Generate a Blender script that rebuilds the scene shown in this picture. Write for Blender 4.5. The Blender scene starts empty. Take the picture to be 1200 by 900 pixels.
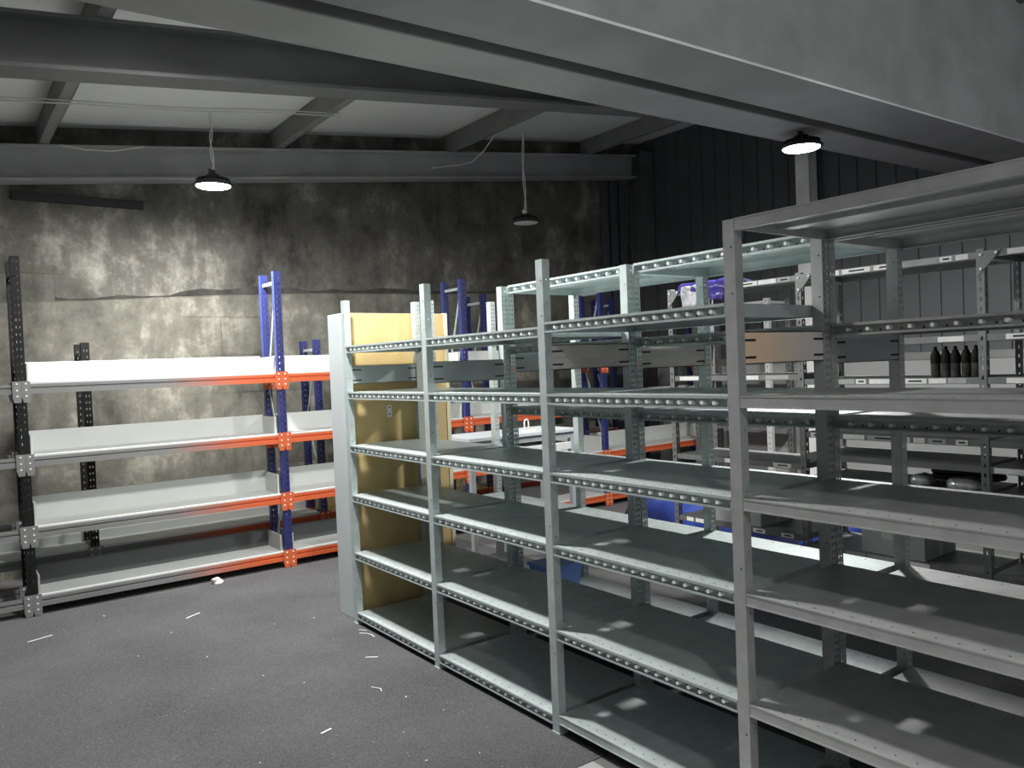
import bpy, math, random
from mathutils import Vector, Matrix
random.seed(7)
SC = bpy.context.scene
COL = SC.collection

# ------------------------------------------------------------------ materials
def mat(name, col, rough=.6, metal=0.0, var=.0, vscale=6.0, bump=0.0, bscale=60.0, emit=None, stretch=None, spec=None):
    m = bpy.data.materials.new(name); m.use_nodes = True
    nt = m.node_tree; N = nt.nodes; L = nt.links
    b = N['Principled BSDF']
    b.inputs['Base Color'].default_value = (*col, 1); b.inputs['Roughness'].default_value = rough
    b.inputs['Metallic'].default_value = metal
    if spec is not None: b.inputs['Specular IOR Level'].default_value = spec
    tc = N.new('ShaderNodeTexCoord')
    src = tc.outputs['Object']
    if stretch:
        mp = N.new('ShaderNodeMapping'); mp.inputs['Scale'].default_value = stretch
        L.new(src, mp.inputs['Vector']); src = mp.outputs['Vector']
    if var > 0:
        n = N.new('ShaderNodeTexNoise'); n.inputs['Scale'].default_value = vscale; n.inputs['Detail'].default_value = 5
        L.new(src, n.inputs['Vector'])
        r = N.new('ShaderNodeValToRGB')
        r.color_ramp.elements[0].position = .3; r.color_ramp.elements[1].position = .7
        r.color_ramp.elements[0].color = (*[max(0, c*(1-var)) for c in col], 1)
        r.color_ramp.elements[1].color = (*[min(1, c*(1+var)) for c in col], 1)
        L.new(n.outputs['Fac'], r.inputs['Fac']); L.new(r.outputs['Color'], b.inputs['Base Color'])
    if bump > 0:
        n2 = N.new('ShaderNodeTexNoise'); n2.inputs['Scale'].default_value = bscale; n2.inputs['Detail'].default_value = 6
        L.new(src, n2.inputs['Vector'])
        bp = N.new('ShaderNodeBump'); bp.inputs['Strength'].default_value = bump; bp.inputs['Distance'].default_value = .01
        L.new(n2.outputs['Fac'], bp.inputs['Height']); L.new(bp.outputs['Normal'], b.inputs['Normal'])
    if emit:
        b.inputs['Emission Color'].default_value = (*emit[0], 1); b.inputs['Emission Strength'].default_value = emit[1]
    return m

M = {}
M['galv'] = mat('galvanised_cool', (.53, .60, .59), .42, .32, .10, 14, .05, 40)
M['galv_n'] = mat('galvanised_neutral', (.46, .47, .47), .42, .30, .10, 14, .05, 40)
M['stud'] = mat('zinc_stud', (.95, .97, .96), .3, 0)
M['dark'] = mat('dark_hole', (.02, .02, .02), .8)
M['tie'] = mat('tie_grey', (.42, .46, .46), .4, .3, .12, 5)
M['tie_brown'] = mat('tie_brown', (.62, .56, .53), .5, .1, .10, 5, stretch=(2, 2, 12))
M['slot'] = mat('slotted_steel', (.21, .215, .215), .5, .5, .12, 10)
M['blue'] = mat('blue_enamel', (.020, .025, .125), .45, 0, .1, 8)
M['blue_pale'] = mat('blue_enamel_edge', (.05, .07, .25), .45)
M['black'] = mat('black_enamel', (.007, .007, .0075), .55, 0, .1, 8, spec=.3)
M['white'] = mat('white_melamine', (.60, .62, .595), .5, 0, .03, 3)
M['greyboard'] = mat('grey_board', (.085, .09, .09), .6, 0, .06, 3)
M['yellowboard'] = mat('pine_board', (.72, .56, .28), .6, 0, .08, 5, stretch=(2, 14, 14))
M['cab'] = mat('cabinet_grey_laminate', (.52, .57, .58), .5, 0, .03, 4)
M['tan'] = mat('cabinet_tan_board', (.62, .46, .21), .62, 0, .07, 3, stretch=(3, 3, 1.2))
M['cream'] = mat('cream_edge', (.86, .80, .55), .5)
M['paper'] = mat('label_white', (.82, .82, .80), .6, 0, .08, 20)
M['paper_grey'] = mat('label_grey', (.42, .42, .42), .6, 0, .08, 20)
M['beam'] = mat('painted_steel_grey', (.20, .20, .20), .55, .0, .16, 2.5, .05, 12)
M['beam_l'] = mat('painted_steel_pale', (.33, .33, .33), .55, .0, .14, 2.5, .05, 12)
M['beam_d'] = mat('painted_steel_dark', (.105, .108, .108), .55, .0, .14, 2.5, .05, 12)
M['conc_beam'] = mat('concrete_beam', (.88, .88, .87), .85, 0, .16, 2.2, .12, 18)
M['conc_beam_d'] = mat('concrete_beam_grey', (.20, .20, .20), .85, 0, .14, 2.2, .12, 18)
M['ceil'] = mat('ceiling_panel', (.72, .72, .715), .8, 0, .04, 1.2)
M['clad'] = mat('wall_cladding', (.085, .093, .096), .6, .1, .08, 1.5)
M['wallwhite'] = mat('pale_painted_wall', (.33, .34, .335), .8, 0, .06, 2)
M['plain'] = mat('plain_wall', (.40, .40, .40), .85, 0, .08, 2)
M['slab'] = mat('bare_floor_slab', (.12, .12, .12), .8, 0, .12, 2.0, .1, 30)
M['slab_pale'] = mat('pale_floor_slab', (.34, .34, .335), .8, 0, .12, 3.0, .1, 30)
M['lampbody'] = mat('lamp_black', (.02, .02, .022), .4, .2)
M['lens_off'] = mat('lamp_lens', (.70, .70, .68), .3)
M['lens_on'] = mat('lamp_lens_lit', (1, 1, 1), .3, emit=((1.0, .99, .97), 980))
M['lens_dim'] = mat('lamp_lens_lit_dimmer', (1, 1, 1), .3, emit=((1.0, .99, .97), 220))
M['cable'] = mat('white_cable', (.62, .62, .60), .5)
M['bluebag'] = mat('blue_plastic', (.03, .055, .26), .35, 0, .25, 3, .5, 6)
M['bluebox'] = mat('blue_tray', (.20, .36, .88), .45)
M['purple'] = mat('purple_plastic', (.055, .045, .24), .22, 0, .35, 9, .6, 14)
M['filmgrey'] = mat('clear_film_grey', (.46, .46, .50), .25, 0, .35, 14, .6, 24)
M['bottle'] = mat('bottle_black', (.005, .005, .005), .6, spec=.2)
M['bottle_lab'] = mat('bottle_grey_label', (.05, .05, .05), .7, 0, .5, 30, spec=.2)
M['silver'] = mat('silver_pack', (.50, .50, .50), .3, .5, .35, 18, .5, 20)
M['hose'] = mat('black_hose', (.015, .015, .015), .5)
M['card'] = mat('grey_carton', (.30, .31, .31), .7, 0, .1, 6)

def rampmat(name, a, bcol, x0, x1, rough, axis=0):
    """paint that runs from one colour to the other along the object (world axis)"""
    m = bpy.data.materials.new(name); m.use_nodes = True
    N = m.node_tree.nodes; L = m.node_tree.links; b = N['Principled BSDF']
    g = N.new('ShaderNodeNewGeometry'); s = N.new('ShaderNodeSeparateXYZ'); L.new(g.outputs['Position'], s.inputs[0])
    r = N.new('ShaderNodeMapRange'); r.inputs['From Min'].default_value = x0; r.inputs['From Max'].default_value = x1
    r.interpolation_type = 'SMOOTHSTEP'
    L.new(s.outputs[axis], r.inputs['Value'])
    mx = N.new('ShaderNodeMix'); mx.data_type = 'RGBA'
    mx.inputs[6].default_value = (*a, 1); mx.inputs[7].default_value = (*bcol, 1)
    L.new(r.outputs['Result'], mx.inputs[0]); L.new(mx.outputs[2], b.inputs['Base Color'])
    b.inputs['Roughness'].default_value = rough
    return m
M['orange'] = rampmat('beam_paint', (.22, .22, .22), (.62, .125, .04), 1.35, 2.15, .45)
M['tie_tan'] = rampmat('tie_panel_tan', (.92, .68, .46), (.70, .68, .66), 2.15, 2.60, .55)

def concrete(name, dark, light, warm):
    m = bpy.data.materials.new(name); m.use_nodes = True
    N = m.node_tree.nodes; L = m.node_tree.links; b = N['Principled BSDF']; b.inputs['Roughness'].default_value = .9
    b.inputs['Specular IOR Level'].default_value = .2
    tc = N.new('ShaderNodeTexCoord')
    def noise(sc, stretch=(1, 1, 1), det=6, rough=.6, dist=0):
        mp = N.new('ShaderNodeMapping'); mp.inputs['Scale'].default_value = stretch; L.new(tc.outputs['Object'], mp.inputs['Vector'])
        n = N.new('ShaderNodeTexNoise'); n.inputs['Scale'].default_value = sc; n.inputs['Detail'].default_value = det
        n.inputs['Roughness'].default_value = rough; n.inputs['Distortion'].default_value = dist
        L.new(mp.outputs['Vector'], n.inputs['Vector']); return n.outputs['Fac']
    def math_(op, a, bb, clamp=False):
        q = N.new('ShaderNodeMath'); q.operation = op; q.use_clamp = clamp
        for i, v in enumerate((a, bb)):
            if isinstance(v, (int, float)): q.inputs[i].default_value = v
            else: L.new(v, q.inputs[i])
        return q.outputs[0]
    big = noise(1.0, (1, 1, 1), 8, .68, .2)
    streak = noise(2.6, (1.6, 1, .22), 4, .6, .3)
    fine = noise(3.6, (1, 1, .75), 9, .74, .15)
    v = math_('ADD', math_('MULTIPLY', big, .85), math_('MULTIPLY', streak, .40))
    v = math_('ADD', v, math_('MULTIPLY', fine, .85))
    mr = N.new('ShaderNodeMapRange'); mr.inputs['From Min'].default_value = .80; mr.inputs['From Max'].default_value = 1.34
    L.new(v, mr.inputs['Value'])
    # shuttering / block joints
    mp = N.new('ShaderNodeMapping'); mp.inputs['Rotation'].default_value = (math.pi/2, 0, 0); L.new(tc.outputs['Object'], mp.inputs['Vector'])
    br = N.new('ShaderNodeTexBrick'); br.inputs['Scale'].default_value = 1.0
    br.inputs['Brick Width'].default_value = .9; br.inputs['Row Height'].default_value = .36; br.inputs['Mortar Size'].default_value = .010
    br.inputs['Mortar Smooth'].default_value = .7
    br.inputs['Color1'].default_value = (.95, .95, .95, 1); br.inputs['Color2'].default_value = (.62, .62, .62, 1); br.inputs['Mortar'].default_value = (.35, .35, .35, 1)
    L.new(mp.outputs['Vector'], br.inputs['Vector'])
    r = N.new('ShaderNodeValToRGB'); E = r.color_ramp.elements
    E[0].position = .0; E[0].color = (*dark, 1); E[1].position = 1; E[1].color = (*light, 1)
    e = E.new(.55); e.color = (*warm, 1)
    L.new(mr.outputs['Result'], r.inputs['Fac'])
    mx = N.new('ShaderNodeMix'); mx.data_type = 'RGBA'; mx.blend_type = 'MULTIPLY'
    mk = noise(.55, (1, 1, 1), 6)
    mr2 = N.new('ShaderNodeMapRange'); mr2.inputs['From Min'].default_value = .52; mr2.inputs['From Max'].default_value = .64; mr2.inputs['To Max'].default_value = .7
    L.new(mk, mr2.inputs['Value']); L.new(mr2.outputs['Result'], mx.inputs[0])
    L.new(r.outputs['Color'], mx.inputs[6]); L.new(br.outputs['Color'], mx.inputs[7]); L.new(mx.outputs[2], b.inputs['Base Color'])
    bp = N.new('ShaderNodeBump'); bp.inputs['Strength'].default_value = .35; bp.inputs['Distance'].default_value = .015
    L.new(v, bp.inputs['Height']); L.new(bp.outputs['Normal'], b.inputs['Normal'])
    return m
M['conc_up'] = concrete('rough_concrete_upper', (.045, .044, .04), (.40, .385, .335), (.14, .136, .117))
M['conc_low'] = concrete('rough_concrete_lower', (.065, .063, .056), (.47, .455, .385), (.185, .18, .15))

M['conc_joint'] = mat('dark_joint', (.05, .048, .042), .95, 0, .5, 7, .3, 20)

def carpetmat():
    m = bpy.data.materials.new('grey_carpet'); m.use_nodes = True
    N = m.node_tree.nodes; L = m.node_tree.links; b = N['Principled BSDF']; b.inputs['Roughness'].default_value = .95
    b.inputs['Specular IOR Level'].default_value = .1
    tc = N.new('ShaderNodeTexCoord')
    n1 = N.new('ShaderNodeTexNoise'); n1.inputs['Scale'].default_value = 170; n1.inputs['Detail'].default_value = 4
    n2 = N.new('ShaderNodeTexNoise'); n2.inputs['Scale'].default_value = 1.6; n2.inputs['Detail'].default_value = 4
    vo = N.new('ShaderNodeTexVoronoi'); vo.inputs['Scale'].default_value = 38
    for n in (n1, n2, vo): L.new(tc.outputs['Object'], n.inputs['Vector'])
    r = N.new('ShaderNodeValToRGB'); r.color_ramp.elements[0].position = .3; r.color_ramp.elements[1].position = .72
    r.color_ramp.elements[0].color = (.042, .042, .044, 1); r.color_ramp.elements[1].color = (.135, .135, .14, 1)
    mx = N.new('ShaderNodeMath'); mx.operation = 'MULTIPLY_ADD'; mx.inputs[1].default_value = .72
    m3 = N.new('ShaderNodeMath'); m3.operation = 'MULTIPLY'; m3.inputs[1].default_value = .28
    L.new(n2.outputs['Fac'], m3.inputs[0]); L.new(n1.outputs['Fac'], mx.inputs[0]); L.new(m3.outputs[0], mx.inputs[2])
    L.new(mx.outputs[0], r.inputs['Fac'])
    # pale lint specks
    ls = N.new('ShaderNodeMath'); ls.operation = 'LESS_THAN'; ls.inputs[1].default_value = .075; L.new(vo.outputs['Distance'], ls.inputs[0])
    n4 = N.new('ShaderNodeTexNoise'); n4.inputs['Scale'].default_value = 9; L.new(tc.outputs['Object'], n4.inputs['Vector'])
    g4 = N.new('ShaderNodeMath'); g4.operation = 'GREATER_THAN'; g4.inputs[1].default_value = .60; L.new(n4.outputs['Fac'], g4.inputs[0])
    mm = N.new('ShaderNodeMath'); mm.operation = 'MULTIPLY'; L.new(ls.outputs[0], mm.inputs[0]); L.new(g4.outputs[0], mm.inputs[1])
    mc = N.new('ShaderNodeMix'); mc.data_type = 'RGBA'; mc.inputs[7].default_value = (.5, .5, .5, 1)
    L.new(mm.outputs[0], mc.inputs[0]); L.new(r.outputs['Color'], mc.inputs[6]); L.new(mc.outputs[2], b.inputs['Base Color'])
    bp = N.new('ShaderNodeBump'); bp.inputs['Strength'].default_value = .5; bp.inputs['Distance'].default_value = .004
    L.new(n1.outputs['Fac'], bp.inputs['Height']); L.new(bp.outputs['Normal'], b.inputs['Normal'])
    return m
M['carpet'] = carpetmat()

# ------------------------------------------------------------------ mesh builder
class MB:
    def __init__(s): s.v = []; s.f = []; s.m = []; s.mi = 0; s.sm = []
    def add(s, vs, fs, smooth=False):
        o = len(s.v); s.v += [tuple(p) for p in vs]
        for f in fs: s.f.append([o+i for i in f]); s.m.append(s.mi); s.sm.append(smooth)
        return s
    def box(s, x0, x1, y0, y1, z0, z1):
        x0, x1 = min(x0, x1), max(x0, x1); y0, y1 = min(y0, y1), max(y0, y1); z0, z1 = min(z0, z1), max(z0, z1)
        return s.add([(x0,y0,z0),(x1,y0,z0),(x1,y1,z0),(x0,y1,z0),(x0,y0,z1),(x1,y0,z1),(x1,y1,z1),(x0,y1,z1)],
              [(0,3,2,1),(4,5,6,7),(0,1,5,4),(1,2,6,5),(2,3,7,6),(3,0,4,7)])
    def hexa(s, p):   # eight corner points, bottom four then top four (same winding as box)
        return s.add(p, [(0,3,2,1),(4,5,6,7),(0,1,5,4),(1,2,6,5),(2,3,7,6),(3,0,4,7)])
    def bar(s, a, b, w, t, up=(0,0,1)):
        a, b = Vector(a), Vector(b); d = (b-a).normalized(); u = Vector(up)
        r = d.cross(u)
        if r.length < 1e-5: r = d.cross(Vector((1,0,0)))
        r.normalize(); u = r.cross(d); r *= w/2; u *= t/2
        return s.hexa([a-r-u, a+r-u, b+r-u, b-r-u, a-r+u, a+r+u, b+r+u, b-r+u])
    def disc(s, c, n, r, h, seg=8, top=1.0):
        c = Vector(c); n = Vector(n).normalized(); a = n.orthogonal().normalized(); b = n.cross(a)
        vs = [c + r*(math.cos(2*math.pi*i/seg)*a + math.sin(2*math.pi*i/seg)*b) for i in range(seg)]
        vs += [c + n*h + top*r*(math.cos(2*math.pi*i/seg)*a + math.sin(2*math.pi*i/seg)*b) for i in range(seg)]
        fs = [(i, (i+1) % seg, seg+(i+1) % seg, seg+i) for i in range(seg)] + [tuple(range(seg, 2*seg)), tuple(reversed(range(seg)))]
        return s.add(vs, fs)
    def lathe(s, prof, c=(0,0,0), seg=24, smooth=True):
        o = []; n = len(prof)
        for i in range(seg):
            a = 2*math.pi*i/seg
            for r, z in prof: o.append((c[0]+r*math.cos(a), c[1]+r*math.sin(a), c[2]+z))
        fs = []
        for i in range(seg):
            j = (i+1) % seg
            for k in range(n-1): fs.append((i*n+k, j*n+k, j*n+k+1, i*n+k+1))
        return s.add(o, fs, smooth)
    def tube(s, pts, r, seg=8):
        pts = [Vector(p) for p in pts]; vs = []; prev = None
        for i, p in enumerate(pts):
            d = (pts[min(i+1, len(pts)-1)] - pts[max(i-1, 0)]).normalized()
            a = d.orthogonal().normalized() if prev is None else (prev - d*prev.dot(d)).normalized()
            prev = a; b = d.cross(a)
            rr = r[i] if isinstance(r, (list, tuple)) else r
            vs += [p + rr*(math.cos(2*math.pi*k/seg)*a + math.sin(2*math.pi*k/seg)*b) for k in range(seg)]
        fs = []
        for i in range(len(pts)-1):
            for k in range(seg): fs.append((i*seg+k, i*seg+(k+1) % seg, (i+1)*seg+(k+1) % seg, (i+1)*seg+k))
        fs += [tuple(reversed(range(seg))), tuple(range((len(pts)-1)*seg, len(pts)*seg))]
        return s.add(vs, fs, True)
    def plate(s, axis, u0, u1, z0, z1, n0, n1, cols=(), sw=.009, sh=.014, pitch=.03, zs=.02):
        """vertical sheet; axis 'x' or 'y' is its width direction; real openings punched in columns"""
        def bx(a, b, c, d):
            if b-a < 1e-6 or d-c < 1e-6: return
            if axis == 'x': s.box(a, b, n0, n1, c, d)
            else: s.box(n0, n1, a, b, c, d)
        cur = u0
        for c in cols:
            bx(cur, c-sw/2, z0, z1)
            z = z0; zz = z0+zs
            while zz+sh < z1-.01:
                bx(c-sw/2, c+sw/2, z, zz); z = zz+sh; zz += pitch
            bx(c-sw/2, c+sw/2, z, z1)
            cur = c+sw/2
        bx(cur, u1, z0, z1); return s
    def mesh(s, name, mats):
        me = bpy.data.meshes.new(name); me.from_pydata(s.v, [], s.f)
        for m in (mats if isinstance(mats, (list, tuple)) else [mats]): me.materials.append(m)
        me.polygons.foreach_set('material_index', s.m); me.polygons.foreach_set('use_smooth', s.sm); me.update()
        return me

def link(name, me, parent=None, loc=(0,0,0)):
    o = bpy.data.objects.new(name, me); COL.objects.link(o); o.location = loc
    if parent: o.parent = parent
    return o
def obj(name, mb, mats, parent=None, bevel=0, loc=(0,0,0)):
    o = link(name, mb.mesh(name, mats), parent, loc)
    if bevel:
        b = o.modifiers.new('bevel', 'BEVEL'); b.width = bevel; b.segments = 2; b.limit_method = 'ANGLE'
    return o
def tag(o, label, cat, group=None):
    o['label'] = label; o['category'] = cat
    if group: o['group'] = group
    return o
def thing(name, label, cat, loc=(0,0,0), group=None):
    o = bpy.data.objects.new(name, None); COL.objects.link(o); o.location = loc; o.empty_display_size = .1
    return tag(o, label, cat, group)
def struct(name, mb, mats, label=None, bevel=0):
    o = obj(name, mb, mats, None, bevel); o['kind'] = 'structure'
    if label: o['label'] = label; o['category'] = 'building part'
    return o

# ------------------------------------------------------------------ dimensions (metres; floor z = 0)
XA, BAY, Y0, HA = 2.1025, .9826, 4.5307, 2.04
def YA(t): return Y0 - BAY*t
PW = .045                                    # post face width
XAR, XBF, XBR = 2.605, 2.65, 3.145           # rear posts of run, front and rear posts of second run
YG, XR = 7.6, 8.0                            # gable wall, side wall
def zb(x): return 3.16 + .1148*x             # underside of the pitched steel
def zt(x): return 3.45 + .1166*x             # its top, where the purlins lie
CE = .20                                     # purlin depth

# ------------------------------------------------------------------ room shell
s = MB(); s.box(-5, XR+.2, -3.2, YG+.2, -.2, 0); struct('floor', s, M['slab'])
s = MB(); s.box(-5, 2.06, -3.2, 2.312, 0, .002); struct('floor_near', s, M['slab_pale'])
s = MB(); s.box(-4.2, 3.9, 2.315, 6.25, 0, .003); tag(obj('carpet', s, M['carpet']), 'dark grey loop carpet covering the aisle floor beside the racks', 'carpet')

# gable wall: lower concrete is cast a little proud of the upper part, with an uneven ledge
s = MB(); s.box(-5, XR, YG, YG+.25, 0, 5.2)
led = [(-5, 2.22), (.2, 2.25), (1.2, 2.29), (2.3, 2.36), (3.2, 2.40), (4.4, 2.42), (5.6, 2.46), (7.25, 2.5)]
wb = struct('wall_back', s, M['conc_up'])
s = MB()
for (xa, za), (xb, zb_) in zip(led[:-1], led[1:]):
    s.hexa([(xa,YG-.035,0),(xb,YG-.035,0),(xb,YG+.01,0),(xa,YG+.01,0),(xa,YG-.035,za),(xb,YG-.035,zb_),(xb,YG+.01,zb_+.02),(xa,YG+.01,za+.02)])
o = struct('wall_back_lower', s, M['conc_low'])
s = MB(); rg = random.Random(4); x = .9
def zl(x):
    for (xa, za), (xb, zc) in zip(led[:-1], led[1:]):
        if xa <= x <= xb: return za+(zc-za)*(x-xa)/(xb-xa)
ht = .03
while x < 7.0:                                   # dark, broken joint that runs above the ledge
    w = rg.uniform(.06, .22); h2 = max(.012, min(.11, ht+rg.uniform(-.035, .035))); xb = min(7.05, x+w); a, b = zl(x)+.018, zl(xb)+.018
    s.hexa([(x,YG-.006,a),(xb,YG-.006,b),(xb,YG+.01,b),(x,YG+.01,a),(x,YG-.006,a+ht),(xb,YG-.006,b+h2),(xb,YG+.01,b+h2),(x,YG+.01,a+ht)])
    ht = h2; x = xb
struct('trim_18', s, M['conc_joint'])
# metal flashing sheets at the right end of the gable wall, and the dark corner stanchion
s = MB()
for i in range(3): s.box(7.24+i*.17, 7.24+i*.17+.12, YG-.06, YG-.036, 0, zb(7.4)-.02)
struct('trim_1', s, M['clad'])
s = MB(); s.box(7.76, 7.98, YG-.30, YG-.285, 0, 4.4); s.box(7.76, 7.98, YG-.08, YG-.065, 0, 4.4); s.box(7.86, 7.88, YG-.285, YG-.08, 0, 4.4)
struct('trim_2', s, M['beam_d'])
# side wall: ribbed cladding above, pale masonry below
s = MB(); s.box(XR+.03, XR+.2, -3.2, YG+.2, 0, 5.2)
y = -3.0
while y < YG-.15:
    s.hexa([(XR+.014,y+.006,1.56),(XR+.031,y,1.56),(XR+.031,y+.186,1.56),(XR+.014,y+.180,1.56),(XR+.014,y+.006,5.0),(XR+.031,y,5.0),(XR+.031,y+.186,5.0),(XR+.014,y+.180,5.0)])
    y += .2065
struct('wall_right', s, M['clad'])
s = MB(); s.box(XR-.05, XR+.02, -3.2, YG, 0, 1.49); struct('wall_right_lower', s, M['wallwhite'])
s = MB(); s.box(XR-.06, XR+.025, -3.2, YG, 1.49, 1.565); struct('trim_3', s, M['beam'])
# portal column by the side wall, and a dark pipe casing near it
s = MB(); s.box(XR-.20, XR-.055, 4.86, 4.875, 0, zb(XR)); s.box(XR-.20, XR-.055, 5.01, 5.025, 0, zb(XR)); s.box(XR-.205, XR-.19, 4.86, 5.025, 0, zb(XR))
struct('trim_4', s, M['conc_beam'])
# ceiling deck following the pitch
s = MB(); a, b = -5, XR+.2
s.hexa([(a,-3.2,zt(a)+CE),(b,-3.2,zt(b)+CE),(b,YG+.2,zt(b)+CE),(a,YG+.2,zt(a)+CE),(a,-3.2,zt(a)+CE+.08),(b,-3.2,zt(b)+CE+.08),(b,YG+.2,zt(b)+CE+.08),(a,YG+.2,zt(a)+CE+.08)])
struct('ceiling', s, M['ceil'])
# left wall, out of frame, closes the hall
s = MB(); s.box(-5.1, -5, -3.2, YG+.2, 0, 3.2); struct('wall_left', s, M['plain'])

def ibeam(name, y0, y1, xa, xb, m, web=.012, fl=.022):
    s = MB(); yc = (y0+y1)/2
    def slab(ya, yb, f0, f1):
        s.hexa([(xa,ya,f0(xa)),(xb,ya,f0(xb)),(xb,yb,f0(xb)),(xa,yb,f0(xa)),(xa,ya,f1(xa)),(xb,ya,f1(xb)),(xb,yb,f1(xb)),(xa,yb,f1(xa))])
    slab(y0, y1, zb, lambda x: zb(x)+fl); slab(y0, y1, lambda x: zt(x)-fl, zt)
    slab(yc-web/2, yc+web/2, lambda x: zb(x)+fl, lambda x: zt(x)-fl)
    return struct(name, s, m)
ibeam('trim_5', 4.66, 4.86, -5, XR-.06, M['beam_d'])              # rafter across the hall
ibeam('trim_6', YG-.22, YG-.04, -5, 7.75, M['beam_l'])              # rafter against the gable wall
# purlins: cold-rolled channels running along the hall
def purlin(name, x):
    s = MB(); z0 = zt(x)+.001; z1 = zt(x)+CE-.012
    s.box(x-.075, x-.07, -3.1, YG-.05, z0, z1)
    s.box(x-.07, x, -3.1, YG-.05, z0, z0+.005); s.box(x-.07, x, -3.1, YG-.05, z1-.005, z1)
    s.box(x-.005, x, -3.1, YG-.05, z0, z0+.02)
    return struct(name, s, M['beam'])
for i, x in enumerate((-3.1, -1.1, .89, 2.87, 4.87, 6.97)): purlin('trim_%d' % (7+i), x)
s = MB(); s.box(.62, 1.62, YG-.045, YG-.001, 3.12, 3.19); struct('trim_17', s, M['dark'])      # dark slot high on the gable wall
# twin beams under the roof, right over the camera side of the aisle
def zq(x): return 3.05 + .022*x
def longbeam(name, y0, y1, h0, h1, m):
    s = MB(); a, b = -5, XR-.06
    s.hexa([(a,y0,zq(a)+h0),(b,y0,zq(b)+h0),(b,y1,zq(b)+h0),(a,y1,zq(a)+h0),(a,y0,zq(a)+h1),(b,y0,zq(b)+h1),(b,y1,zq(b)+h1),(a,y1,zq(a)+h1)])
    return struct(name, s, m, bevel=.008)
longbeam('trim_13', 3.06, 3.40, 0, .34, M['beam'])
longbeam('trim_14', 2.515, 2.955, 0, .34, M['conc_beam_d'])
s = MB(); a, b = -5, XR-.06                    # added fascia, pale to paint light onto the beam's near face, soffit to deck
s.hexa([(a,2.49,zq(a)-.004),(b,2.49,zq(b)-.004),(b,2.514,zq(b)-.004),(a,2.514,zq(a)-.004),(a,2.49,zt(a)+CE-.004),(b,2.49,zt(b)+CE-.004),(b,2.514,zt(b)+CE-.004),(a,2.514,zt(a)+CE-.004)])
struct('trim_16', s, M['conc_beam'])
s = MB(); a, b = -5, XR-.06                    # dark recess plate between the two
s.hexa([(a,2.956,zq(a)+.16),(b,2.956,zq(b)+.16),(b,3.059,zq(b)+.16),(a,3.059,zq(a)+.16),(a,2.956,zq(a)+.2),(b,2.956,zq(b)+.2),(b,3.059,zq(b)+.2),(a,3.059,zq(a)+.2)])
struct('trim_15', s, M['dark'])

# ------------------------------------------------------------------ bolted shelving: shared part meshes
def post_mesh(dense, mt):
    """channel post: plain face .045 wide towards the aisle, punched side flanges"""
    s = MB(); d = .040
    s.plate('y', 0, PW, 0, HA, 0, .003)
    for yy in (0, PW-.003):
        if dense: s.plate('x', .003, d, 0, HA, yy, yy+.003, (.013, .029), .007, .012, .026, .03)
        else: s.plate('x', .003, d, 0, HA, yy, yy+.003, (.022,), .005, .007, .10, .05)
    s.box(-.004, d+.004, -.004, PW+.004, 0, .004)       # foot plate
    s.mi = 1
    for z in (1.80, 1.95, .9, .35): s.disc((0, PW*.3, z), (-1,0,0), .003, .0015, 6)      # fixing holes on the face
    return s.mesh('post', [mt, M['dark']])
POST = {('f','c'): post_mesh(False, M['galv']), ('r','c'): post_mesh(True, M['galv']),
        ('f','n'): post_mesh(False, M['galv_n']), ('r','n'): post_mesh(True, M['galv_n'])}

def shelf(root, x0, x1, y0, y1, z, style, mt, n=15):
    """pressed steel shelf with its front lip (towards -x) as a sub-part"""
    T = .003; h = .045 if style == 'open' else .036
    s = MB()
    s.box(x0, x1, y0, y1, z-T, z)                                        # deck
    s.box(x0+.002, x1, y0, y0+T, z-h, z-T); s.box(x0+.002, x1, y1-T, y1, z-h, z-T)      # side lips
    s.box(x1-T, x1, y0+T, y1-T, z-h, z-T); s.box(x1-.022, x1-T, y0+T, y1-T, z-h, z-h+T)  # rear lip with return
    s.box((x0+x1)/2-.03, (x0+x1)/2+.03, y0+T, y1-T, z-.018, z-T)         # stiffener under the deck
    s.mi = 1
    k = n
    for i in range(k):
        yy = y0+.05+(y1-y0-.1)*i/(k-1)
        s.disc((x0+.028, yy, z), (0,0,1), .0032, .0006, 6)
        if i % 2: s.disc((x1-.03, yy, z), (0,0,1), .0032, .0006, 6)
    sh = obj('shelf', s, [mt, M['dark']], root)
    s = MB()
    if style == 'open':
        s.box(x0+.025, x0+.028, y0+T, y1-T, z-h, z-T)                    # recessed web
        s.box(x0, x0+.025, y0+T, y1-T, z-h, z-h+T)                       # bottom flange
        s.box(x0, x0+.0025, y0, y1, z-.010, z-T)                         # turned-down nose
        s.box(x0, x0+.0025, y0, y1, z-h+T, z-h+.007)
        s.mi = 1
        for i in range(n):
            yy = y0+.06+(y1-y0-.12)*i/(n-1)
            s.disc((x0+.025, yy, z-.025), (-1,0,0), .009, .0225, 8, .8)
        s.mi = 2
        for i in range(n-1):
            yy = y0+.06+(y1-y0-.12)*(i+.5)/(n-1)
            s.disc((x0+.0255, yy, z-.030), (-1,0,0), .004, .001, 6)
    else:
        s.box(x0-.0005, x0+.0025, y0+.001, y1-.001, z-h, z-.0005)
        s.box(x0-.003, x0+.010, y0+.001, y1-.001, z-h-.003, z-h+.001)    # hemmed bottom edge
        s.box(x0-.002, x0+.0005, y0+.001, y1-.001, z-.004, z+.0008)
    obj('front_lip', s, [mt, M['stud'], M['dark']], sh)
    return sh

def holed_lip_shelf(root, x0, x1, y0, y1, z, mt, n=11):
    """shelf whose front edge is a dark rail with bright holes (second run)"""
    return shelf(root, x0, x1, y0, y1, z, 'open', mt, n)

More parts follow.
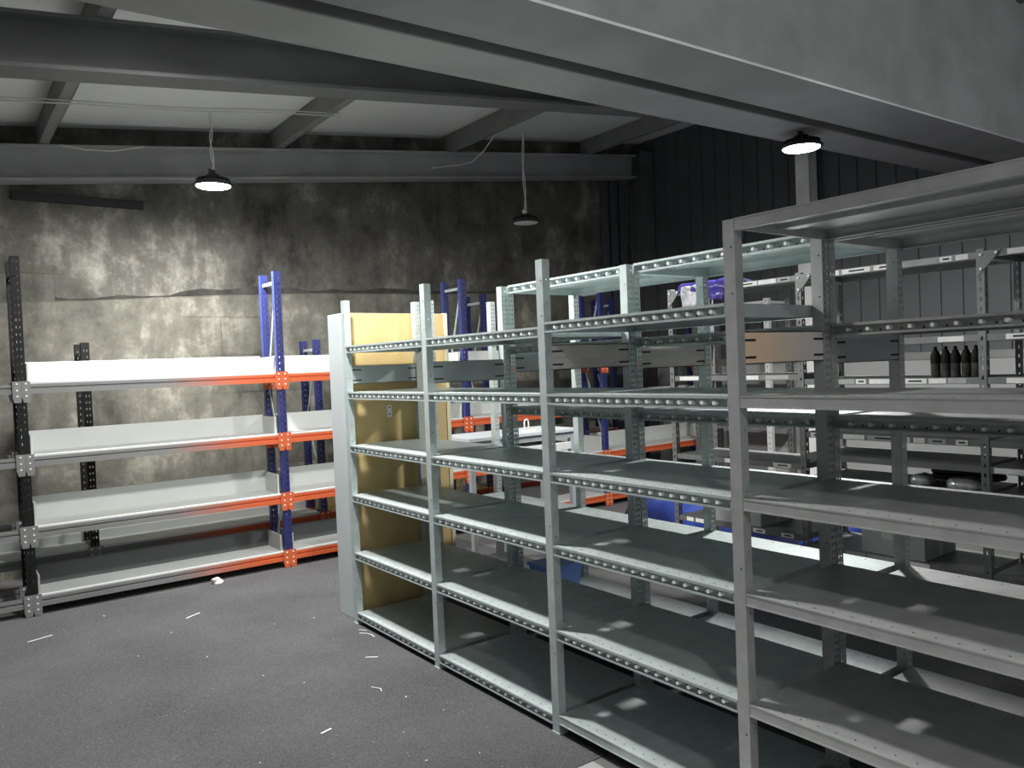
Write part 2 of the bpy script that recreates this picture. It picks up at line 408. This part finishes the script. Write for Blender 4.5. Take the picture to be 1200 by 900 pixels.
def side_panel(root, x0, x1, y, z0, z1, m):
    s = MB(); s.box(x0, x1, y, y+.003, z0, z1); s.box(x0, x1, y, y+.014, z1-.003, z1); s.box(x0, x1, y, y+.014, z0, z0+.003)
    s.mi = 1
    for xx in (x0+.03, x1-.03):
        for zz in (z1-.028, z0+.022): s.box(xx-.03, xx+.03, y-.0008, y, zz-.004, zz+.004)
    return obj('side_panel', s, [m, M['dark']], root)

# front run
runA = thing('shelving_run', 'nearest galvanised steel shelving run, facing the carpet, its posts standing along the aisle edge', 'shelving', (XA, 2.4, .0032))
runB = thing('shelving_run', 'galvanised shelving run standing back to back behind the nearest run, with a full-length top shelf', 'shelving', (XBF, 2.4, .0032))
def put(root, name, me, x, y, z=0):
    o = link(name, me, root); o.location = (x-root.location.x, y-root.location.y, z); o['placed'] = 1; return o
def rel(root):
    for ch in root.children:
        if 'placed' not in ch and ch.type == 'MESH' and ch.location.length < 1e-9:
            ch.location = Vector((-root.location.x, -root.location.y, -(root.location.z if root.location.z > .1 else 0))); ch['placed'] = 1
for t in range(5):
    k = 'n' if t >= 3 else 'c'
    put(runA, 'post', POST[('f', k)], XA, YA(t)); put(runA, 'post', POST[('r', k)], XAR, YA(t))
    yb = YA(t) if t else 4.42; put(runB, 'post', POST[('r', k)], XBF, yb); put(runB, 'post', POST[('r', k)], XBR, yb)
    za, zc = (1.515, 1.63) if t < 2 else (1.568, 1.675)
    side_panel(runA, XA+.042, XAR-.002, YA(t)+.004, za, zc, {0: M['tie'], 1: M['tie'], 2: M['tie_brown'], 3: M['tie_tan'], 4: M['tie']}[t])
    za, zc = (1.555, 1.66)
    if t >= 1: side_panel(runB, XBF+.042, XBR-.002, YA(t)+.004, za, zc, M['tie_brown'] if t == 2 else M['tie'])
LV = [1.467, 1.132, .82, .455, .075]
for b in range(4):
    y1 = YA(b)-.002; y0 = YA(b+1)+PW+.002
    mt = M['galv_n'] if b == 3 else M['galv']
    tops = ([1.755] if b < 2 else [1.772] if b == 2 else [2.04])
    for z in tops+LV:
        if b == 2 and z == .075: z = .085
        shelf(runA, XA, XAR+.038, y0, y1, z, 'closed' if (b == 3 or (b == 2 and z < .1)) else 'open', mt, 17 if b == 2 else 15)
LB = [2.045, 1.70, 1.36, 1.045, .712, .293]
for b in range(4):
    y1 = (YA(b) if b else 4.42)-.002; y0 = YA(b+1)+PW+.002
    for z in (LB if b else LB[3:]):
        holed_lip_shelf(runB, XBF, XBR+.038, y0, y1, z, M['galv_n'] if b == 3 else M['galv'], 12)
rel(runA); rel(runB)

# ------------------------------------------------------------------ tall cabinet at the far end of the front run
cab = thing('tall_cabinet', 'tall grey-sided cabinet with tan back board at the far end of the nearest shelving run', 'cabinet', (2.5, 4.7, .0032))
s = MB(); s.box(2.125, 2.862, 4.600, 4.84, 0, 1.968); obj('carcass', s, M['cab'], cab, .004)
s = MB(); s.box(2.150, 2.862, 4.588, 4.600, .02, 1.966); obj('back_board', s, M['tan'], cab)
s = MB(); s.box(2.863, 2.893, 4.584, 4.84, 0, 1.97); obj('edge_strip', s, M['cream'], cab, .002)
s = MB(); s.box(2.404, 2.436, 4.5870, 4.588, 1.285, 1.365); s.mi = 1
for z in (1.30, 1.345): s.box(2.414, 2.426, 4.5866, 4.5872, z, z+.008)
obj('sticker', s, [M['paper'], M['dark']], cab)
rel(cab)

# ------------------------------------------------------------------ longspan racks by the gable wall
XD, YD, BD, HD, DD = .4826, 6.2732, 1.8203, 2.443, .36
def dpost_mesh(h, ma, mb_):
    s = MB(); w, d = .058, .05
    s.plate('x', 0, w, 0, h, 0, .003, (.019, .040), .008, .016, .05, .03)
    s.mi = 1
    s.plate('y', .003, d, 0, h, 0, .003, (.026,), .008, .016, .05, .03)
    s.mi = 0
    s.plate('y', .003, d, 0, h, w-.003, w)
    s.box(-.012, w+.012, -.012, d+.02, 0, .005)
    return s.mesh('post', [ma, mb_])
def frame(root, x, y, h, d, ma, mb_, me=None):
    me = me or dpost_mesh(h, ma, mb_)
    put(root, 'post', me, x, y); put(root, 'post', me, x, y+d-.05)
    n = 0; zs = [h-.09, h*.62, h*.30, .12]
    for z in (zs[0], zs[-1]):
        s = MB(); s.box(x+.016, x+.044, y+.05, y+d-.05, z-.013, z+.013); obj('brace', s, M['galv'], root)
    for i in range(3):
        ya, yb = (y+.05, y+d-.05) if i % 2 == 0 else (y+d-.05, y+.05)
        s = MB(); s.bar((x+.03, ya, zs[i]-.02), (x+.03, yb, zs[i+1]+.02), .026, .006, (1, 0, 0)); obj('brace', s, M['galv'], root)
    return me
def beam(root, x0, x1, y, z, m, h=.066, dep=.045):
    """step beam: top edge, recessed groove, lower box; end connectors are sub-parts"""
    s = MB()
    s.box(x0, x1, y+.004, y+dep, z-.020, z); s.box(x0, x1, y+.014, y+dep, z-.034, z-.020); s.box(x0, x1, y, y+dep, z-h, z-.034)
    o = obj('beam', s, m, root)
    for xa, sgn in ((x0, 1), (x1, -1)):
        s = MB(); c = sorted((xa-sgn*.0285, xa+sgn*.024))
        yy0, yy1 = y-.012, y-.006
        s.box(c[0], c[1], yy0, yy1, z-.088, z+.022)
        w = .009
        s.hexa([(c[0]+w,yy0,z-.125),(c[1]-w*.4,yy0,z-.125),(c[1]-w*.4,yy1,z-.125),(c[0]+w,yy1,z-.125),(c[0],yy0,z-.088),(c[1],yy0,z-.088),(c[1],yy1,z-.088),(c[0],yy1,z-.088)])
        s.box(xa-.004 if sgn > 0 else xa-.002, xa+.002 if sgn > 0 else xa+.004, yy1, y+dep, z-.1, z+.01)
        s.mi = 1
        for zz in (z+.004, z-.04, z-.08): s.disc(((c[0]+c[1])/2, yy0, zz), (0,-1,0), .006, .003, 8)
        obj('connector', s, [m, M['stud']], o)
    return o
rackD = thing('longspan_rack', 'tall rack with orange beams and long white trays on every level, before the concrete wall', 'rack', (4, YD, 0))
mB, mK = dpost_mesh(HD, M['blue'], M['blue_pale']), dpost_mesh(HD+.03, M['black'], M['black'])
for t in range(-1, 5): frame(rackD, XD+BD*t, YD, HD, DD, None, None, mK if t < 1 else mB)
for b in range(-1, 4):
    x0, x1 = XD+BD*b+.058, XD+BD*(b+1)
    for li, z in enumerate((1.597, 1.095, .60, .125)):
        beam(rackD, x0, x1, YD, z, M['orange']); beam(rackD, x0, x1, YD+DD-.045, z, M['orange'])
        if b < 0: continue
        s = MB(); s.box(x0+.004, x1-.004, YD+.006, YD+DD-.002, z, z+.014); obj('tray_base', s, M['white'], rackD, .002)
        h = (.158, .165, .185, .16)[li]
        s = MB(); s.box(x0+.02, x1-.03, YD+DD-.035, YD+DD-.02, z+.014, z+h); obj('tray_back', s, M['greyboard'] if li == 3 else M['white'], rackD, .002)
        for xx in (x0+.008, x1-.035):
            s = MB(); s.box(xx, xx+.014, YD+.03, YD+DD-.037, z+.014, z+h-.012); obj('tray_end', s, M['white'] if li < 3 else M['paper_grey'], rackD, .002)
rel(rackD)
X2, Y2, D2, B2 = .955, 6.78, .36, 1.885
rackE = thing('longspan_rack', 'lower longspan rack standing behind the white-tray rack, tight against the concrete wall', 'rack', (4, Y2, 0))
for t in range(-1, 4):
    frame(rackE, X2+B2*t, Y2, 1.90 if t < 2 else 2.36, D2, M['black'] if t < 1 else M['blue'], M['black'] if t < 1 else M['blue'])
for b in range(-1, 3):
    x0, x1 = X2+B2*b+.058, X2+B2*(b+1)
    for z in ((.30,) if b < 2 else (.30, .78)):
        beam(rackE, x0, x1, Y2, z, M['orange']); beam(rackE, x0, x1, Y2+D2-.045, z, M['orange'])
        s = MB(); s.box(x0+.004, x1-.004, Y2+.006, Y2+D2-.002, z, z+.018); obj('deck_board', s, M['yellowboard'] if b == 1 else M['white'], rackE, .002)
        s = MB(); s.box(x0+.01, x1-.02, Y2+D2-.03, Y2+D2-.012, z+.018, z+.09); obj('back_strip', s, M['yellowboard'] if b == 1 else M['white'], rackE, .002)
rel(rackE)

# ------------------------------------------------------------------ slotted-post rack with label strips
XC, DC = 4.3, .46
YC = [3.794, 2.758, 1.723, .688]
rackC = thing('slotted_rack', 'grey slotted-post rack with white labels along its shelf edges, holding black bottles', 'rack', (XC, 2.2, 0))
def cpost_mesh(fx, fy):
    s = MB(); w = .038
    s.plate('y', 0, w, 0, 2.095, 0 if not fx else w-.003, .003 if not fx else w, (w/2,), .010, .020, .05, .03)
    s.plate('x', .003 if not fx else 0, w if not fx else w-.003, 0, 2.095, 0, .003, (w/2,), .010, .020, .05, .03)
    return s.mesh('post', M['slot'])
cf, cr = cpost_mesh(False, 0), cpost_mesh(True, 0)
for y in YC:
    put(rackC, 'post', cf, XC, y); put(rackC, 'post', cr, XC+DC-.038, y)
lev = {0: [2.082, 1.723, 1.472, .914, .47], 1: [2.082, 1.662, 1.442, 1.119, .986, .843, .43], 2: [2.082, 1.662, 1.442, 1.119, .986, .843, .43]}
for b in range(3):
    y1, y0 = YC[b]-.002, YC[b+1]+.040
    for z in lev[b]:
        s = MB(); x0, x1 = XC+.004, XC+DC-.004
        s.box(x0, x1, y0, y1, z-.003, z); s.box(x0, x0+.003, y0, y1, z-.035, z-.003); s.box(x1-.003, x1, y0, y1, z-.035, z-.003)
        s.box(x0+.003, x1-.003, y0, y0+.003, z-.035, z-.003); s.box(x0+.003, x1-.003, y1-.003, y1, z-.035, z-.003)
        sh = obj('shelf', s, M['slot'], rackC)
        yy = y0+.02+random.random()*.05
        while yy < y1-.12:                                        # label stickers on the edge
            w = random.choice((.06, .09, .13, .17))
            if yy+w > y1-.01: break
            if random.random() < (.9 if z in (2.082, 1.442, 1.119) else .45):
                s = MB(); s.box(x0-.0012, x0, yy, yy+w, z-.031, z-.004)
                if random.random() < .35:
                    s.mi = 1; s.box(x0-.0016, x0-.0012, yy+w*.2, yy+w*.75, z-.022, z-.013)
                obj('label', s, [M['paper'] if random.random() < .7 else M['paper_grey'], M['dark']], sh)
            yy += w+random.choice((.01, .02, .05))
    for zz in (2.052,):                                            # gusset plates at the top corners
        for yy, sg in ((y1, -1),):
            s = MB(); x = XC-.003
            s.add([(x,yy-sg*.034,zz+.03),(x,yy+sg*.075,zz+.03),(x,yy+sg*.05,zz-.005),(x,yy,zz-.06),(x,yy-sg*.034,zz-.10),
                   (x+.0025,yy-sg*.034,zz+.03),(x+.0025,yy+sg*.075,zz+.03),(x+.0025,yy+sg*.05,zz-.005),(x+.0025,yy,zz-.06),(x+.0025,yy-sg*.034,zz-.10)],
                  [(0,1,2,3,4),(9,8,7,6,5),(0,5,6,1),(1,6,7,2),(2,7,8,3),(3,8,9,4),(4,9,5,0)])
            s.mi = 1
            for py, pz in ((yy-sg*.017, zz+.012), (yy-sg*.017, zz-.06), (yy+sg*.055, zz+.015)): s.disc((x, py, pz), (-1,0,0), .007, .006, 8)
            obj('gusset', s, [M['slot'], M['stud']], rackC)
for y in (YC[0], YC[1]):                                          # rear diagonal-free side rail
    s = MB(); s.box(XC+.04, XC+DC-.04, y+.004, y+.007, .10, .14); obj('side_rail', s, M['slot'], rackC)
rel(rackC)

# white-posted rack by the side wall
rackF = thing('storage_rack', 'pale post rack far off by the ribbed side wall, glimpsed between the nearer shelves', 'rack', (7.6, 5.6, 0))
for y in (5.12, 6.12):
    for x in (7.35, 7.75):
        s = MB(); s.plate('y', y, y+.06, 0, 2.22, x, x+.003, (y+.03,), .012, .02, .06); s.plate('x', x+.003, x+.05, 0, 2.22, y, y+.003); s.plate('x', x+.003, x+.05, 0, 2.22, y+.057, y+.06)
        obj('post', s, M['white'] if (y < 5.5 and x < 7.5) else M['slot'], rackF)
for z in (2.20, 1.35, .80, .2):
    s = MB(); s.box(7.353, 7.80, 5.182, 6.118, z-.035, z-.005); obj('shelf', s, M['white'] if z > 2 else M['slot'], rackF, .003)
rel(rackF)

# ------------------------------------------------------------------ lamps
def lamp(x, y, z, ztop, label, lit, strands=2, lens='lens_on'):
    r = thing('pendant_lamp', label, 'lamp', (x, y, z), 'round highbay lamps hung from the roof')
    s = MB(); s.lathe([(0,.085),(.05,.085),(.055,.05),(.09,.045),(.135,.022),(.145,.010),(.145,0),(.128,-.004),(.120,.004),(0,.004)], seg=32)
    for i in range(20):
        a = 2*math.pi*i/20; c, q = math.cos(a), math.sin(a)
        s.bar((.05*c,.05*q,.058), (.125*c,.125*q,.036), .004, .028)
    obj('housing', s, M['lampbody'], r)
    s = MB(); s.lathe([(0,-.008),(.05,-.008),(.10,-.0075),(.118,-.005),(.124,.003)], seg=32); obj('lens', s, M[lens] if lit else M['lens_off'], r)
    s = MB(); s.tube([(0,0,.085),(0,0,.12)], .018, 10); s.box(-.032,-.012,-.006,.006,.085,.13); obj('driver', s, M['cable'] if not lit else M['lampbody'], r)
    H = ztop-z; s = MB()
    for k in range(strands):
        ph = k*2.1; pts = []
        for i in range(13):
            u = i/12; pts.append((.012*math.sin(ph+u*9)*(1-u*.3), .012*math.cos(ph+u*9), .125+(H-.125)*u))
        s.tube(pts, .0045, 6)
    obj('cord', s, M['cable'], r)
    return r
lamp(1.82, 6.14, 3.055, zt(1.82)-.05, 'lit round pendant lamp glowing above the white-tray rack at the left', True)
lamp(4.885, 6.19, 3.02, zt(4.87), 'unlit black round pendant lamp with a dull lens, hung in front of the concrete wall', False)
lamp(5.0, 3.17, 3.045, zq(5.0), 'lit round lamp tucked close under the twin roof beams at the right', True)
lamp(1.50, 3.80, 3.335, zt(1.50)+CE, 'lit round pendant lamp over the middle of the carpeted aisle behind the twin beams', True)
lamp(.60, -.70, 3.05, zt(.60)+CE, 'unseen lit round pendant lamp added over the bare floor short of the carpet', True, 2, 'lens_dim')  # unseen lamp added behind the camera to brighten the near shelving
# cable run from which the first lamp hangs
s = MB()
for dz in (0, .022):
    s.tube([(x, 6.14+.01*math.sin(x*5), zt(x)-.012-dz+.006*math.sin(x*3)) for x in [-1.1+.2*i for i in range(21)]], .005, 6)
tag(obj('power_cable', s, M['cable']), 'pale power cable strung under the purlins above the white-tray rack', 'cable')
s = MB(); s.tube([(4.80,6.55,3.97),(4.80,6.75,3.86),(4.78,6.95,3.79),(4.70,7.1,3.78),(4.62,7.25,3.79),(4.55,7.40,3.80)], .006, 6)
tag(obj('loose_cable', s, M['cable']), 'white cable drooping from a purlin to the gable rafter near the unlit lamp', 'cable')
s = MB(); s.tube([(.96,7.33,3.545),(1.15,7.33,3.53),(1.35,7.34,3.55),(1.6,7.35,3.62)], .006, 6)
tag(obj('loose_cable', s, M['cable']), 'thin cable lying along the gable rafter at upper left', 'cable')

# ------------------------------------------------------------------ goods
# five black bottles
def bottle_parts(r):
    s = MB(); s.lathe([(0,0),(.022,0),(.024,.004),(.024,.078)], seg=16); obj('label', s, M['bottle_lab'], r)
    s = MB(); s.lathe([(.0245,.074),(.0255,.095),(.0245,.118),(.017,.138),(.009,.150),(.008,.165),(.0,.166)], seg=16); obj('wrap', s, M['bottle'], r)
ys = (1.796, 1.847, 1.898, 1.949, 2.000); words = ('first', 'second', 'third', 'fourth', 'fifth')
proto = None
for i, y in enumerate(ys):
    lab = '%s black bottle from the right in the row on the slotted rack' % words[i]
    if proto is None:
        proto = thing('bottle', lab, 'bottle', (XC+.06, y, 1.4425), 'black bottles on the slotted rack'); bottle_parts(proto)
    else:
        r = proto.copy(); COL.objects.link(r); r.location = (XC+.06+.006*(i % 2), y, 1.4425); r['label'] = lab; r.rotation_euler.z = i*.7
        for c in proto.children:
            d = c.copy(); COL.objects.link(d); d.parent = r
# blob helper: lumpy closed surface
def blob(name, c, rx, ry, rz, m, seed, flat=True, amp=.18, seg=22, rings=14, parent=None):
    rnd = random.Random(seed); ph = [(rnd.uniform(1, 4), rnd.uniform(1, 4), rnd.uniform(0, 6), rnd.uniform(.3, 1)) for _ in range(7)]
    vs = []; fs = []
    for j in range(rings+1):
        th = math.pi*j/rings
        for i in range(seg):
            a = 2*math.pi*i/seg
            d = 1+amp*sum(w*math.sin(round(p)*a+q*th+s_) for p, q, s_, w in ph)/3
            x, y, z = math.sin(th)*math.cos(a), math.sin(th)*math.sin(a), math.cos(th)
            e = .75
            x = math.copysign(abs(x)**e, x); y = math.copysign(abs(y)**e, y)
            zz = z*rz*d
            if flat and zz < -.6*rz: zz = -.6*rz
            vs.append((c[0]+x*rx*d, c[1]+y*ry*d, c[2]+zz))
    for j in range(rings):
        for i in range(seg): fs.append((j*seg+i, (j+1)*seg+i, (j+1)*seg+(i+1) % seg, j*seg+(i+1) % seg))
    s = MB(); s.add(vs, fs, True); return obj(name, s, m, parent)
# blue sacks on the floor beyond the slotted rack
for i, (c, r, lab) in enumerate((((5.55, 4.80, .20), (.50, .40, .32), 'large crumpled blue plastic sack on the floor, leftmost of the three behind the racks'),
                            ((5.45, 3.94, .20), (.40, .33, .32), 'middle blue plastic sack of the three on the floor behind the racks'),
                            ((5.45, 3.12, .20), (.40, .33, .32), 'rightmost blue plastic sack on the floor behind the slotted rack'))):
    o = blob('plastic_sack', c, *r, M['bluebag'], 11+i); tag(o, lab, 'sack', 'blue sacks on the floor')
# purple bag over the end of the slotted rack
pb = thing('plastic_bag', 'crumpled purple and clear plastic bag draped over the end of the slotted rack top', 'bag', (4.42, 3.577, 2.083))
def sheet(name, prof, y0, y1, fold, m, seed, nu=44, taper=0):
    """thin crumpled film: prof is a path in (x, z); folds run down it"""
    rnd = random.Random(seed); ph = [(rnd.uniform(25, 95), rnd.uniform(0, 6), rnd.uniform(.3, 1), rnd.uniform(2, 9)) for _ in range(6)]
    vs = []; n = len(prof)
    for j, (x, z) in enumerate(prof):
        v = j/(n-1)
        for i in range(nu):
            u = i/(nu-1); y = y0+(y1-y0)*u
            w = sum(a*math.sin(f*y+p+q*v) for f, p, a, q in ph)/3
            w2 = sum(a*math.sin(f*.8*y+p*2-q*v) for f, p, a, q in ph)/3
            f_ = fold*(.35+.65*v)
            vs.append((x-abs(f_*w), y+.35*f_*w2+taper*v*(.5-u), z+.5*f_*w2*(1 if v < .6 else .6)))
    fs = [(j*nu+i, j*nu+i+1, (j+1)*nu+i+1, (j+1)*nu+i) for j in range(n-1) for i in range(nu-1)]
    s = MB(); s.add(vs, fs, True); o = obj(name, s, m, pb)
    so = o.modifiers.new('thickness', 'SOLIDIFY'); so.thickness = .0015
    return o
sheet('bag_top', [(4.60,2.10),(4.54,2.112),(4.48,2.12),(4.42,2.124),(4.36,2.126),(4.31,2.124),(4.28,2.11),(4.266,2.08),(4.262,2.055)], 3.28, 3.70, .022, M['purple'], 3)
sheet('bag_skirt', [(4.268,2.10),(4.262,2.06),(4.262,2.03),(4.262,2.0),(4.263,1.97),(4.265,1.945)], 3.46, 3.68, .034, M['filmgrey'], 9, taper=.05)
sheet('bag_flap', [(4.262,2.06),(4.258,2.02),(4.258,1.985)], 3.30, 3.42, .025, M['purple'], 14, 20)
rel(pb)
# light blue tray on the second run
t = thing('plastic_crate', 'bright blue lidded plastic crate low on the second shelving run', 'crate', (2.8, 3.42, .294))
s = MB(); x0, x1, y0, y1, z0, z1 = 2.70, 2.94, 3.325, 3.515, .297, .455
s.hexa([(x0+.02,y0+.02,z0),(x1-.02,y0+.02,z0),(x1-.02,y1-.02,z0),(x0+.02,y1-.02,z0),(x0,y0,z1),(x1,y0,z1),(x1,y1,z1),(x0,y1,z1)]); obj('body', s, M['bluebox'], t)
s = MB(); s.box(x0-.008, x1+.008, y0-.008, y1+.008, z1, z1+.016); obj('lid', s, M['bluebox'], t, .003); rel(t)
# white work table beyond the second run
t = thing('work_table', 'pale-topped work table with a lower tier, standing behind the shelving runs near the cabinet', 'table', (3.85, 5.2, 0))
s = MB(); s.box(3.30, 4.40, 4.98, 5.45, 1.015, 1.045); obj('tabletop', s, M['cab'], t, .004)
s = MB(); s.box(3.32, 4.38, 5.0, 5.43, .965, 1.015); obj('apron', s, M['tie'], t)
s = MB(); s.box(3.36, 4.34, 4.99, 5.42, .87, .93); obj('tier', s, M['white'], t, .004)
for x in (3.32, 4.34):
    for y in (5.0, 5.39):
        s = MB(); s.box(x, x+.04, y, y+.04, .0032, .965); obj('leg', s, M['tie'], t)
rel(t)
s = MB(); c = (3.935, 5.08, 1.0455)
s.tube([(c[0]-.022, c[1], c[2]), (c[0]-.022, c[1], c[2]+.075), (c[0]-.014, c[1], c[2]+.095), (c[0], c[1], c[2]+.101), (c[0]+.014, c[1], c[2]+.095), (c[0]+.022, c[1], c[2]+.075), (c[0]+.022, c[1], c[2])], .0055, 8)
s.mi = 1; s.box(c[0]+.03, c[0]+.09, c[1]-.02, c[1]+.02, c[2], c[2]+.014); s.mi = 0; s.box(c[0]-.035, c[0]+.035, c[1]-.02, c[1]+.02, c[2], c[2]+.006)
tag(obj('wire_hook', s, [M['paper'], M['cream']]), 'small white wire loop standing on the pale work table', 'hook')
# goods low on the slotted rack
for i, (y, w, z, lab) in enumerate(((2.10, .11, .861, 'shiny silver packet nearest the rack post, low on the slotted rack'), (1.88, .19, .861, 'wide shiny silver packet beside black hose on the slotted rack'), (1.42, .26, .861, 'long silver packet at right-hand bay of the slotted rack'))):
    o = blob('foil_packet', (XC+.10, y, .844+.6*.04), .07, w/2, .04, M['silver'], 30+i, True, .12, 18, 10); tag(o, lab, 'packet', 'silver packets on the slotted rack')
s = MB(); pts = []
for i in range(90):
    a = i/90*math.pi*2*3; pts.append((XC+.32+.085*math.cos(a), 1.96+.18*math.sin(a), .8625+.030*i/30))
s.tube(pts, .016, 8); tag(obj('hose_coil', s, M['hose']), 'coiled black hose lying behind silver packets on the slotted rack', 'hose')
for i, (y, z, w, h, lab) in enumerate(((3.32, .471, .4, .3, 'grey carton at the far end low on the slotted rack'), (2.25, .431, .36, .26, 'grey carton in the middle bay low on the slotted rack'), (1.27, .431, .4, .28, 'grey carton in the near bay low on the slotted rack'))):
    s = MB(); s.box(XC+.03, XC+.40, y-w/2, y+w/2, z, z+h); s.mi = 1; s.box(XC+.2, XC+.24, y-w/2-.0006, y+w/2+.0006, z+.002, z+h+.0006); s.box(XC+.0294, XC+.031, y-.06, y+.06, z+h*.35, z+h*.65)
    tag(obj('carton', s, [M['card'], M['paper_grey']], None, .003), lab, 'carton', 'grey cartons low on the slotted rack')

# ------------------------------------------------------------------ litter on the carpet
Z = .0035
def strand(pts, w, name, lab, cat, grp=None):
    s = MB(); P = [Vector((x, y, Z+.002)) for x, y in pts]
    for a, b in zip(P[:-1], P[1:]): s.bar(a, b+(b-a)*.08, w*.6, .002)
    return tag(obj(name, s, M['paper']), lab, cat, grp)
strand([(2.03,4.36),(2.06,4.33),(2.075,4.29),(2.07,4.24)], .007, 'paper_strip', 'curved white packing strip on the carpet before the cabinet foot', 'scrap')
strand([(2.055,4.42),(2.085,4.38)], .007, 'paper_strip', 'short straight white strip nearest the cabinet foot on the carpet', 'scrap')
strand([(1.30,5.44),(1.36,5.48),(1.40,5.50)], .014, 'paper_strip', 'white paper strip lying mid-carpet left of the cabinet', 'scrap')
strand([(.42,5.66),(.55,5.70)], .012, 'paper_strip', 'thin pale strip on the carpet at left edge near the black post', 'scrap')
strand([(1.32,3.27),(1.37,3.285)], .016, 'paper_strip', 'small pale paper scrap low in the middle of the carpet', 'scrap')
strand([(1.88,3.97),(1.93,3.93)], .012, 'paper_strip', 'tiny white strip on the carpet beside the second shelving bay', 'scrap')
strand([(1.72,3.58),(1.745,3.53),(1.735,3.50)], .006, 'paper_strip', 'small bent white strip on open carpet before the third shelving bay', 'scrap')
for k, (x, y) in enumerate([(1.60,3.03),(1.85,3.10),(1.48,3.86),(.885,5.9),(1.02,3.19),(1.94,4.84),(1.7,4.9),(1.2,4.6),(1.35,4.1),(1.79,3.35),(1.55,2.75),(1.75,2.66),(.9,4.9),(1.15,5.2)]):
    s = MB(); a = random.random()*3; q = random.uniform(.003, .007)
    s.bar((x-q*math.cos(a), y-q*math.sin(a), Z+.003), (x+q*math.cos(a), y+q*math.sin(a), Z+.004), q*.9, .004)
    tag(obj('paper_crumb', s, M['paper']), 'tiny white crumb of paper on the grey carpet', 'scrap', 'paper crumbs on the carpet')
o = blob('paper_ball', (1.72, 6.20, .0032+.6*.024), .035, .03, .024, M['paper'], 77, True, .5, 14, 9); tag(o, 'crumpled white paper lying under the lowest beam of the white-tray rack', 'scrap')

# ------------------------------------------------------------------ light, camera, colour
w = bpy.data.worlds.new('World'); SC.world = w; w.use_nodes = True
w.node_tree.nodes['Background'].inputs['Color'].default_value = (.95, .98, 1, 1)
w.node_tree.nodes['Background'].inputs['Strength'].default_value = .28

f, yaw, pit, rol = 914.1, .6426, -.0246, -.0393
F = Vector((math.sin(yaw)*math.cos(pit), math.cos(yaw)*math.cos(pit), math.sin(pit)))
R = Vector((math.cos(yaw), -math.sin(yaw), 0)); U = R.cross(F)
R2 = math.cos(rol)*R + math.sin(rol)*U; U2 = -math.sin(rol)*R + math.cos(rol)*U
cam = bpy.data.cameras.new('Camera'); co = bpy.data.objects.new('Camera', cam); COL.objects.link(co)
cam.sensor_fit = 'HORIZONTAL'; cam.sensor_width = 36; cam.lens = f/1200*36; cam.clip_start = .05
co.matrix_world = Matrix(((R2.x, U2.x, -F.x, 0), (R2.y, U2.y, -F.y, 0), (R2.z, U2.z, -F.z, 1.6), (0, 0, 0, 1)))
SC.camera = co
for o in SC.objects:
    if 'placed' in o: del o['placed']
vs = SC.view_settings
vs.view_transform = 'Standard'; vs.look = 'None'; vs.exposure = 0; vs.gamma = 1; vs.use_curve_mapping = False
